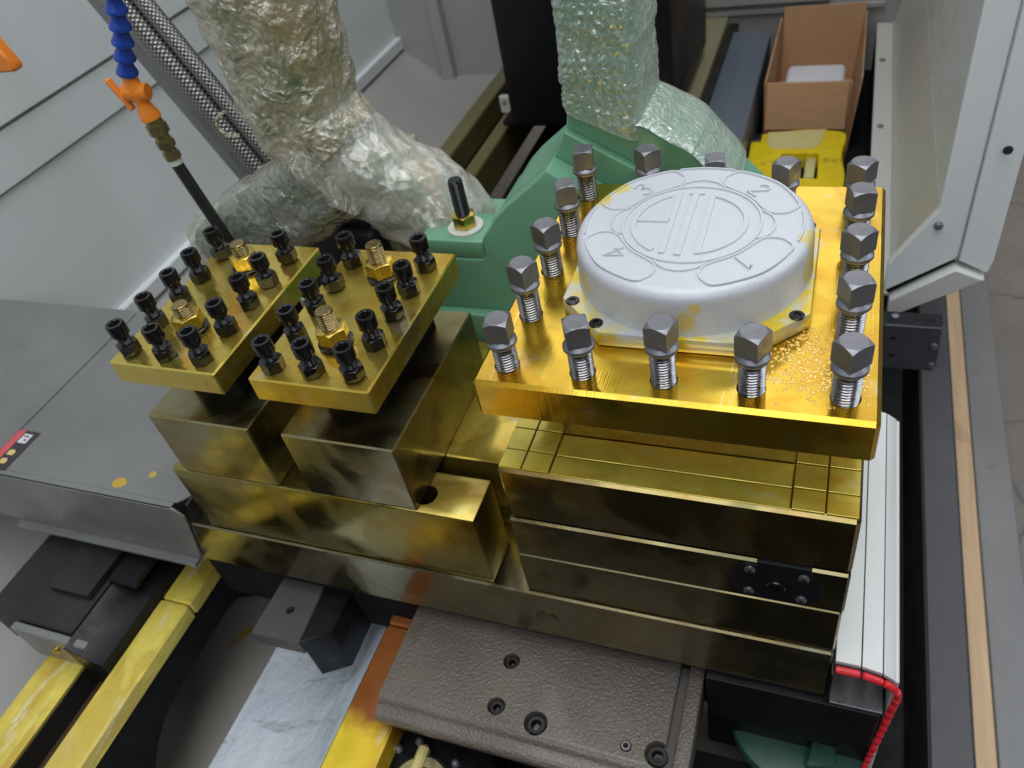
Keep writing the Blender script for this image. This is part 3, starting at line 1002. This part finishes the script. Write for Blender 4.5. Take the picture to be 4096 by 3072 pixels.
# the line bends a little as it comes down
pts = spline([(-.452, .27, .300), (-.449, .27, .262), (-.4505, .27, .238), (-.462, .27, .200), (-.478, .27, .166), (-.4875, .27, .144)], 40)
acc, last, heads = 0, pts[0], [pts[0]]
for p in pts[1:]:
    acc += (p - last).length
    last = p
    if acc >= .0172:
        heads.append(p)
        acc = 0
for a, b in zip(heads, heads[1:]):
    q = Vector((0, 0, 1)).rotation_difference((b - a).normalized()).to_euler()
    put('hose_segment', seg_me, 'blue', cl, a, q)
v0 = heads[-1]
v1 = Vector((-.4905, .27, .122))
v2 = Vector((-.4835, .27, .100))
val = put('valve', lathe([(.0078, -.004), (.0085, .0), (.0085, .012), (.0095, .014), (.0095, .026), (.0075, .030), (.0075, .034), (.0118, .046), (.0118, .052)], 24, mat=mx_to(v0, v2 - v0)), 'orange', cl)
va = v0.lerp(v2, .42)
put('valve_barrel', lathe([(.0088, -.013), (.0098, -.012), (.0098, .014), (.0088, .015)], 22, mat=mx_to(va, (-1, -.25, .1))), 'orange', cl)
b = box(-.0035, .0035, -.004, .004, -.020, .020, .002)
b.transform(Matrix.Translation(va + Vector((-.021, -.005, .0))) @ Matrix.Rotation(R(-24), 4, 'Y'))
put('valve_handle', b, 'orange', cl)
f0, f1 = Vector((-.4825, .27, .0985)), Vector((-.4800, .27, .0400))
mt = mx_to(f0, f1 - f0)
b = lathe([(.0098, 0), (.0098, .008)], 22, mat=mt)
polyhead(6, .0108, .008, .020, .0112, .5, 36, True, b, mt)
lathe([(.0085, .020), (.0085, .028)], 22, bm=b, mat=mt)
polyhead(6, .0098, .028, .037, .0102, .5, 36, True, b, mt)
lathe([(.0078, .037), (.0078, .043)], 22, bm=b, mat=mt)
polyhead(6, .0090, .043, .052, .0094, .5, 36, True, b, mt)
put('brass_fitting', b, 'dull_brass', cl)
put('ferrule', lathe([(.0078, .052), (.0082, .053), (.0082, .059), (.0072, .060)], 22, mat=mt), 'ledge', cl)
put('tube', tube([tuple(f1), (-.4755, .27, .015), (-.4615, .27, -.056), (-.444, .272, -.15), (-.44, .29, -.26), (-.44, .30, -.306)], .0074, 16), 'rubber', cl)

nz = thing('spare_valve', 'orange plastic valve end hanging in front of the left enclosure wall', 'valve', (-.70, .27, .18))
put('valve_body', prism([(-.676, .20), (-.652, .20), (-.640, .166), (-.642, .160), (-.676, .159)], 'y', .262, .278, .003), 'orange', nz)
put('valve_stem', lathe([(.008, .198), (.0075, .34)], 16, (-.666, .27)), 'orange', nz)

# ================================================================== BRAIDED HOSES
def hose(label, off, r, mat, dy=0):
    a, b = Vector((-.800, .60, .131)), Vector((-.607, .60, -.310))
    d = (b - a).normalized()
    perp = Vector((d.z, 0, -d.x))
    pth = [a + d * t + perp * off + Vector((0, dy, 0)) for t in (-.35, -.2, 0, .1, .2, .3, .4, .48)]
    e = pth[-1]
    pth += [e + Vector((.02, .0, -.07)), e + Vector((.02, .02, -.16))]
    o = put('braided_hose', tube(pth, r, 20, uv=True), mat)
    return tag(o, label, 'hose')
hose('braided steel hose running beside the grey conduit', -.018, .0185, 'braid', -.004)
hose('thinner braided steel hose on the outer side of the hose bundle', -.050, .0135, 'braid', 0)
hose('smooth grey steel conduit under the braided hoses', .028, .0230, 'cover', .014)

hb = thing('hose_bracket', 'black block where the hoses end, behind the tool holders', 'bracket', (-.33, .34, -.306))
put('block', box(-.385, -.270, .305, .40, -.306, -.078, .006, 2), 'black', hb)
put('cap', box(-.330, -.272, .32, .38, -.077, -.064, .004, 2), 'black', hb)

# ================================================================== STEADY REST, GREEN, IN ITS WRAPPING
SR = thing('steady_rest', 'green cast steady rest still wrapped in bubble wrap and film', 'steady rest', (-.08, .36, -.306))
curve = [(-.1120, -.0640), (-.1035, -.0560), (-.0900, -.0370), (-.0730, -.0205), (-.0520, -.0040), (-.0356, .0092), (-.0220, .0225), (-.0137, .0359), (-.0085, .0490), (-.0060, .0630), (-.0055, .130), (-.0010, .42)]
prof = curve + [(.070, .42), (.063, .106), (.0635, .062), (.0700, .0480), (.0850, .0350), (.1131, .0198), (.1588, -.0322), (.24, -.12), (.24, -.306), (-.1120, -.306)]
put('frame', prism(prof, 'y', .332, .425, .002), 'green', SR)
l1 = curve[:9] + [(.0585, .0090), (.16, -.055), (.16, -.306), (-.1120, -.306)]
put('rib', prism(l1, 'y', .3215, .3318, .0018), 'green', SR)
l2 = [(-.205, -.306), (-.205, -.094), (-.1180, -.094), (-.1120, -.088)] + curve[:7] + [(.0360, -.0140), (.13, -.075), (.13, -.306)]
put('foot', prism(l2, 'y', .288, .3213, .003, seg=2), 'green', SR)
put('foot_core', box(-.2045, -.1125, .3215, .425, -.306, -.0945, .003), 'green', SR)
put('foot_pad', box(-.196, -.1130, .290, .352, -.0938, -.0700, .004, 2), 'green', SR)
put('foot_step', box(-.2150, -.085, .272, .2878, -.306, -.165, .004, 2), 'green', SR)
sb = put('stud', lathe(thread_prof(.0088, -.10, -.009, .002, .0008) + [(.0085, -.008), (.0075, -.006), (0, -.006)], 22, (-.1440, .318)), 'black_ox', SR)
put('hex_nut', polyhead(6, .0125, -.066, -.050, .0122, .5, 48, True, mat=Matrix.Translation((-.1440, .318, 0)) @ Matrix.Rotation(.4, 4, 'Z')), 'brass', SR)
put('washer', lathe([(.0215, -.0699), (.0215, -.0668), (.0205, -.0661), (.010, -.0661)], 32, (-.1440, .318), cap0=False, cap1=False), 'ledge', SR)

def hash3(x, y, z):
    return math.sin(x * 91.7 + 1.3) * math.cos(y * 77.1 + z * 63.3) + .6 * math.sin(z * 141.3 + x * 37.2) + .4 * math.cos(y * 203.1 - z * 117.0 + x * 60)
def crumple(p, sc=26):
    p = Vector((p.x + .35 * p.z, p.y, p.z * .62 - .3 * p.x))
    d, q = mnoise.voronoi(p * sc, distance_metric='DISTANCE', exponent=2.5)
    e, q = mnoise.voronoi(p * sc * 2.3, distance_metric='DISTANCE', exponent=2.5)
    return (d[0] - .45) + .4 * (e[0] - .45)
def loft(rings, amp=0.0, cr=0.0):
    """skin over a list of rings of points, with a little lumpy displacement along the ring normal"""
    b = bmesh.new()
    vr = []
    for rg in rings:
        c = sum((Vector(p) for p in rg), Vector()) / len(rg)
        row = []
        for p in rg:
            p = Vector(p)
            d = (p - c).normalized()
            row.append(b.verts.new(p + d * (amp * hash3(p.x, p.y, p.z) + (cr * crumple(p) if cr else 0))))
        vr.append(row)
    n = len(vr[0])
    b.faces.new(vr[0][::-1])
    b.faces.new(vr[-1])
    for A, B in zip(vr, vr[1:]):
        for k in range(n):
            j = (k + 1) % n
            b.faces.new((A[k], A[j], B[j], B[k]))
    return b
def rrect(cx, cy, hx, hy, z, n=40, pw=5, tilt=0.0):
    out = []
    for k in range(n):
        a = 2 * PI * k / n
        c, s = math.cos(a), math.sin(a)
        f = (abs(c) ** pw + abs(s) ** pw) ** (-1 / pw)
        x, y = hx * c * f, hy * s * f
        out.append((cx + x, cy + y, z + tilt * x))
    return out
# bubble wrap sleeve on the upright arm
rings = []
PB = .0098
def bubble_h(u, v):
    # height of a staggered sheet of flattened bubbles, some of them popped
    r0 = math.floor(v / (PB * .866))
    best = 9
    for r in (r0, r0 + 1):
        off = .5 * PB if r % 2 else 0
        c = round((u - off) / PB)
        d = math.hypot(u - off - c * PB, v - r * PB * .866)
        if d < best:
            best, key = d, (r * 131 + c * 17)
    k = best / (PB * .47)
    f = max(0, 1 - k ** 3)
    w_ = (math.sin(key * 12.9898) * 43758.5453) % 1
    return f * (.0013 if w_ > .22 else .0003)
for i in range(190):
    z = .050 + .36 * i / 189
    k = (z - .05) / .37
    raw = [Vector(p) for p in rrect(.0300 + .006 * k, .378, .0405 + .0010 * math.sin(i * .31), .0535 + .001 * math.sin(i * .22 + 1), z, 230, 6, -.45 * max(0, 1 - k * 6))]
    acc, row = 0, []
    for q in range(230):
        p = raw[q]
        t_ = (raw[(q + 1) % 230] - raw[q - 1]).normalized()
        nn = Vector((t_.y, -t_.x, 0)).normalized()
        fold = .0016 * math.exp(-((p.x * .35 + p.z - .155) / .004) ** 2) + .0014 * math.exp(-((p.x * -.5 + p.z - .205) / .0035) ** 2)
        row.append(p + nn * (bubble_h(acc, i * .36 / 189) + fold + .0012 * hash3(p.x * .6, p.y * .6, p.z * .6)))
        acc += (raw[(q + 1) % 230] - raw[q]).length
    rings.append(row)
put('bubble_wrap', loft(rings), 'bubble', SR)
# bubble wrap lying over the shoulder
rings = []
path = [(.052, .052), (.070, .052), (.092, .0400), (.116, .0260), (.132, .0080), (.152, -.0160), (.160, -.030)]
sp = spline([(x, 0, z) for x, z in path], 5)
for i, p in enumerate(sp):
    rr_ = .0052 + .0005 * math.sin(i * 1.7)
    rg = []
    for k in range(28):
        a = 2 * PI * k / 28
        rg.append((p.x + rr_ * .8 * math.sin(a), .378 + .052 * math.cos(a), p.z - .002 + rr_ * math.sin(a)))
    rings.append(rg)
put('bubble_wrap', loft(rings, .0014), 'bubble', SR)
# second arm: casting inside, film round it
def limb(path, rad, yc, hy, n=36, rows=8):
    pp = spline([(x, r, z) for (x, z), r in zip(path, rad)], rows)
    out = []
    for i, p in enumerate(pp):
        a = pp[max(i - 1, 0)]
        c = pp[min(i + 1, len(pp) - 1)]
        t = Vector((c.x - a.x, 0, c.z - a.z)).normalized()
        nn = Vector((t.z, 0, -t.x))
        rg = []
        for k in range(n):
            q = 2 * PI * k / n
            cc, ss = math.cos(q), math.sin(q)
            f = (abs(cc) ** 3 + abs(ss) ** 3) ** (-1 / 3)
            rg.append(Vector((p.x, yc, p.z)) + nn * (p.y * cc * f) + Vector((0, hy * ss * f, 0)))
        out.append(rg)
    return out
ap = [(-.352, .42), (-.350, .20), (-.351, .11), (-.352, .05), (-.325, .005), (-.270, -.038), (-.205, -.082), (-.170, -.135)]
ar = [.066, .064, .058, .052, .050, .046, .040, .034]
put('arm', loft(limb(ap, ar, .372, .046), 0), 'arm_paint', SR)
put('film_wrap', loft(limb(ap[:5], [r + .011 for r in ar[:5]], .372, .058, 120, 30), .0022, .0062), 'film', SR)
put('bubble_wrap', loft(limb(ap[3:], [r + .010 for r in ar[3:]], .372, .056, 100, 18), .0026, .004), 'bubble_white', SR)
mp_ = [(-.300, -.005), (-.365, -.040), (-.43, -.072), (-.50, -.098), (-.545, -.108)]
mr = [.050, .056, .055, .050, .036]
put('clamp_barrel', loft(limb([(-.345, -.030)] + mp_[1:], [r - .010 for r in mr], .335, .038), 0), 'green_dark', SR)
put('film_wrap', loft(limb(mp_, mr, .335, .050, 80, 14), .0022, .004), 'film_dark', SR)
gp = [(-.285, -.02), (-.272, -.07), (-.255, -.13), (-.245, -.19)]
put('film_wrap', loft(limb(gp, [.050, .048, .050, .046], .392, .050, 90, 20), .0022, .006), 'film', SR)
tail = tube(spline([(-.545, .36, -.098), (-.565, .352, -.090), (-.580, .348, -.094)], 5), [.016, .015, .014, .013, .012, .011, .010, .009, .008, .007, .006], 12)
put('film_tail', tail, 'film_dark', SR)
put('film_loop', tube(spline([(-.432, .33, .075), (-.447, .325, .065), (-.440, .325, .048), (-.425, .33, .044)], 6), .0022, 8), 'film', SR)

# ================================================================== BACKGROUND OF THE BED
bx = thing('tailstock_guard', 'tall black sheet guard straddling the bed ways at the far end', 'guard', (-.3, 1.4, -.46))
put('guard_body', box(-.49, -.090, 1.30, 1.75, -.44, .60, .012, 2), 'black', bx)
put('guard_panel', box(-.21, -.115, 1.290, 1.30, -.31, -.12, .003), 'black', bx)
put('base', box(-.53, -.10, 1.34, 1.75, -.4545, -.44, .002), 'gap', bx)
for x0, x1 in ((-.575, -.500), (-.225, -.150)):
    wpl = put('wiper_plate', box(x0, x1, 1.445, 1.46, -.470, -.425, .002), 'ledge', bx)
    for xx in (x0 + .014, x1 - .014):
        put('screw', lathe([(.006, 0), (.0055, .003), (0, .0045)], 12, cap0=False, mat=mx_to((xx, 1.445, -.44), (0, -1, .3))), 'steel', bx)
o = put('chain_cover', prism([(-.036, -.60), (-.036, -.452), (.012, -.446), (.062, -.462), (.062, -.60)], 'y', .44, 1.86, .002), 'slate')
tag(o, 'long slate-grey cable chain cover beside the pale bed way', 'cover')

# cardboard box, open, with foam inside
CB = thing('cardboard_box', 'open oil-stained cardboard box on the dark tray', 'box', (.18, 1.74, -.63))
x0, x1, y0, y1, zb, zt = .082, .282, 1.535, 1.94, -.628, -.452
put('bottom', box(x0, x1, y0, y1, zb, zb + .004, 0), 'card', CB)
put('front_wall', box(x0 + .0045, x1 - .0045, y0, y0 + .004, zb + .0042, zt, .0008), 'card', CB)
put('front_flap', prism([(y0 - .0005, zt + .0), (y0 - .0045, zt + .001), (y0 - .030, zt - .105), (y0 - .026, zt - .106)], 'x', x0 + .004, x1 - .012, .0008), 'card', CB)
put('back_wall', prism([(y1 - .004, zb + .0042), (y1, zb + .0042), (y1 + .03, zt + .02), (y1 + .026, zt + .02)], 'x', x0 + .0045, x1 + .012, .0008), 'card', CB)
put('side_wall', prism([(x0, zb + .0042), (x0 + .004, zb + .0042), (x0 + .002, zt), (x0 - .003, zt)], 'y', y0 + .0005, y1 + .010, .0008), 'card', CB)
put('side_wall', prism([(x1 - .004, zb + .0042), (x1, zb + .0042), (x1 + .016, zt + .006), (x1 + .012, zt + .006)], 'y', y0 + .0005, y1 + .010, .0008), 'card', CB)
fo = put('foam_block', box(x0 + .030, x1 - .022, y0 + .13, y1 - .10, zb + .0045, zb + .090, .014, 3), 'foam')
tag(fo, 'white foam block lying inside the cardboard box', 'foam block')

# yellow plastic canister lying in front of the box
YB = thing('plastic_canister', 'crumpled yellow plastic canister with a taped top and a handle slot', 'canister', (.16, 1.25, -.63))
out = spline([(.066, 1.05, 0), (.068, 1.16, 0), (.066, 1.26, 0), (.068, 1.33, 0), (.067, 1.40, 0), (.085, 1.425, 0), (.11, 1.435, 0), (.18, 1.45, 0), (.235, 1.445, 0), (.275, 1.425, 0), (.270, 1.33, 0), (.280, 1.22, 0), (.262, 1.05, 0), (.16, 1.03, 0)], 5, True)
me = finish('canister_body', prism([(p.x, p.y) for p in out], 'z', -.625, -.525, .008, seg=2))
slot = prism([(.150, 1.222), (.224, 1.222), (.221, 1.330), (.140, 1.330)], 'z', -.57, -.40)
me = cut(me, slot)
put('canister_body', me, 'bag', YB)
put('handle_bar', box(.195, .217, 1.232, 1.318, -.560, -.527, .004, 2), 'tape', YB)
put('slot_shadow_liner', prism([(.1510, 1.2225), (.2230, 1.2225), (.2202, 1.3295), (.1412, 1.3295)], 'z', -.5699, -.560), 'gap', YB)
put('corner_cut_black', box(.070, .090, 1.385, 1.415, -.5262, -.5215, .002), 'black', YB)  # black block painted in for the dark cut-out at this corner
put('tape', prism([(.104, 1.372), (.120, 1.350), (.205, 1.352), (.222, 1.374), (.230, 1.442), (.102, 1.430)], 'z', -.5250, -.5236, .0004), 'tape', YB)

# ================================================================== ENCLOSURE DOOR, RIGHT
D_ = thing('enclosure_door', 'white sheet-metal enclosure door with a slanted lower panel and bolted frame', 'door', (.42, 1.3, -.52))
put('ledge', prism([(.326, -.505), (.366, -.505), (.366, -.500), (.331, -.4975), (.326, -.4985)], 'y', .80, 1.995, .0008), 'ledge', D_)
put('ledge_skirt', box(.326, .331, .80, 1.995, -.66, -.5052, 0), 'gap', D_)
for yy in (1.05, 1.40, 1.75):
    put('bolt', lathe([(.007, 0), (.0065, .004), (0, .006)], 14, cap0=False, mat=Matrix.Translation((.342, yy, -.4985))), 'cover', D_)
put('slant_panel', prism([(.366, -.500), (.4095, -.312), (.4135, -.313), (.370, -.502)], 'y', .782, 1.995), 'ledge', D_)
put('upright_panel', box(.4100, .4140, .782, 1.995, -.311, .9, 0), 'white', D_)
fr = [(.4105, .9), (.4095, -.312), (.352, -.415), (.352, -.470), (.4480, -.398), (.4494, -.39), (.4535, .9)]
put('end_frame', prism(fr, 'y', .765, .7815, .002), 'white', D_)
put('frame_post', prism([(.4540, .9), (.4500, -.40), (.4940, -.422), (.4985, -.40), (.4950, .9)], 'y', .762, .7815, .002), 'white', D_)
put('frame_lip', prism([(.362, -.478), (.4480, -.410), (.4930, -.428), (.3632, -.517)], 'y', .752, .7815, .0025), 'ledge', D_)
put('slot_liner', prism([(.352, -.470), (.446, -.398), (.449, -.412), (.361, -.480)], 'y', .775, .7815, 0), 'gap', D_)
put('outer_panel', box(.4955, .4985, .782, 1.995, -.40, .9, 0), 'white', D_)
put('bolt', lathe([(.0065, 0), (.0065, .004), (.0045, .007), (0, .0075)], 16, cap0=False, mat=mx_to((.4125, .765, -.338), (0, -1, .1))), 'steel', D_)
put('bolt', lathe([(.0065, 0), (.006, .0015), (0, .002)], 16, cap0=False, mat=mx_to((.4755, .750, -.205), (0, -1, .1))), 'charcoal', D_)

BR = thing('mounting_bracket', 'black folded steel bracket with dome screws below the white door', 'bracket', (.40, .60, -.50))
put('upper_leg', prism([(.345, .605), (.420, .605), (.425, .612), (.425, .635), (.345, .635)], 'z', -.410, -.407, .0008), 'black', BR)
put('lower_leg', prism([(.347, -.406), (.424, -.406), (.428, -.480), (.424, -.490), (.352, -.490)], 'y', .600, .604, .0008), 'beam', BR)
for x, z in ((.418, -.440), (.420, -.478)):
    put('screw', lathe([(.006, 0), (.0055, .003), (0, .0048)], 14, cap0=False, mat=mx_to((x, .600, z), (0, -1, 0))), 'steel', BR)
put('screw', lathe([(.006, 0), (.0055, .003), (0, .0048)], 14, (.362, .622), cap0=False, mat=Matrix.Translation((0, 0, -.407))), 'steel', BR)
put('slot_hole', box(.404, .416, .616, .622, -.4071, -.4065, .0002), 'gap', BR)
put('slot_hole', box(.358, .366, .5992, .6000, -.432, -.428, .0002), 'gap', BR)
put('slot_hole', box(.361, .369, .5992, .6000, -.466, -.461, .0002), 'gap', BR)

# ================================================================== WHITE WAY COVER WITH RED EDGING
WC = thing('way_cover', 'white slatted way cover edged with red rubber beside the turret', 'way cover', (.33, .15, -.50))
prf = [(.3005, -.318), (.3235, -.3185), (.3425, -.3240), (.3545, -.3330), (.3570, -.345)]
for k in range(3):
    a, b = Vector(prf[k]), Vector(prf[k + 1])
    d = (b - a).normalized() * .0006
    a2, b2 = a + d, b - d
    put('slat', prism([tuple(a2), tuple(b2), (b2.x, b2.y - .006), (a2.x, a2.y - .006)], 'y', -.002, .335, .0004), 'white_spot', WC)
put('side_slat', box(.3535, .3575, -.002, .335, -.70, -.3345, .001), 'ledge', WC)
put('joint_filler', prism([(.302, -.3205), (.342, -.3265), (.353, -.336), (.353, -.345), (.302, -.345)], 'y', .055, .334), 'cover', WC)
edge = spline([(.3005, -.010, -.3195), (.3235, -.010, -.3200), (.3425, -.010, -.3260), (.3540, -.010, -.3350), (.3575, -.010, -.348), (.3560, -.010, -.375), (.3535, -.012, -.41), (.350, -.014, -.46), (.346, -.016, -.52)], 10)
tot, cur, start = 0, [edge[0]], 0
lens = [.022, .019, .015] + [.0125] * 40
k = 0
for p in edge[1:]:
    tot += (p - cur[-1]).length
    cur.append(p)
    if tot >= lens[k]:
        c = list(cur)
        c[0] = c[0].lerp(c[1], .35)
        c[-1] = c[-1].lerp(c[-2], .35)
        rad = [.0022] + [.0036] * (len(c) - 2) + [.0022]
        put('red_edging', tube(c, rad, 10), 'red', WC)
        tot, cur = 0, [p]
        k += 1
EB = thing('slide_end_box', 'black steel box under the turret end with a grey top plate', 'end box', (.25, .05, -.50))
put('box_body', prism([(.182, -.394), (.3485, -.394), (.3465, -.470), (.30, -.486), (.184, -.48)], 'y', -.0095, .011, .001), 'black', EB)
put('box_body', box(.1795, .352, .0115, .33, -.60, -.3935, .001), 'black', EB)
put('top_plate', box(.3018, .3500, -.0085, .060, -.3925, -.3885, .0006), 'shelf', EB)
put('end_tab', box(.2985, .3015, -.009, .0018, -.385, -.332, .0008), 'black_ox', EB)

HW = thing('green_flange', 'dark green round machine flange below the black end box', 'flange', (.28, .03, -.62))
put('disc', lathe([(.0, -.575), (.076, -.575), (.079, -.572), (.080, -.56), (.078, -.555), (.070, -.552), (.0, -.552)], 64, (.281, .045)), 'green_dark', HW)
put('boss', prism([(.290, -.015), (.320, -.010), (.322, .025), (.295, .022)], 'z', -.551, -.535, .003), 'green_dark', HW)
put('hub', lathe([(.04, -.93), (.04, -.576)], 24, (.281, .045)), 'black', HW)

# union block at the near edge, below the saddle lip
UB = thing('oil_union', 'dark oil manifold with round screws and a yellow fitting under the saddle lip', 'manifold', (-.10, -.16, -.60))
put('manifold_body', prism([(-.168, -.104), (-.05, -.104), (.0, -.15), (.0, -.30), (-.168, -.30)], 'z', -.60, -.5005, .005, seg=2), 'black', UB)
put('fitting', box(-.130, -.117, -.20, -.121, -.5003, -.486, .003), 'tape', UB)
put('fitting_ring', lathe([(.036, -.5003), (.036, -.492), (.033, -.490), (.022, -.4905)], 36, (-.112, -.166), cap0=False, cap1=False), 'dull_brass', UB)
for x, y in ((-.1565, -.131), (-.1350, -.1165), (-.0833, -.1284)):
    put('screw', lathe([(.0055, -.5003), (.0055, -.497), (.003, -.494), (0, -.4935)], 14, (x, y), cap0=False), 'steel', UB)
put('under_apron', box(-.156, .36, -1.1, .0, -1.148, -.61, 0), 'gap', UB)  # apron, extended out of view to darken reflections in the front faces

# ================================================================== FLOOR-SIDE BEAMS, RIGHT
o = put('base_beam', box(.3590, .4140, -.6, 1.9, -.78, -.70, .004), 'gap')
tag(o, 'black inner ledge of the machine base beside the white way cover', 'machine base')
o = put('base_beam', box(.4420, .4965, -.6, 1.9, -1.149, -.70, .004), 'beam')
tag(o, 'slate-black machine base beam alongside the wooden plank', 'machine base')
o = put('wooden_plank', box(.5480, .5800, -.6, 2.2, -1.149, -.95, .003), 'wood')
tag(o, 'pale pine plank on the floor between the machine and a steel beam', 'plank')
o = put('steel_beam', prism([(.5870, -1.149), (.5870, -1.02), (.594, -1.0), (.6600, -1.0), (.664, -1.015), (.664, -1.149)], 'y', -.6, 2.4, .002), 'steel_beam')
tag(o, 'grey scuffed steel beam lying on the concrete floor', 'steel beam')
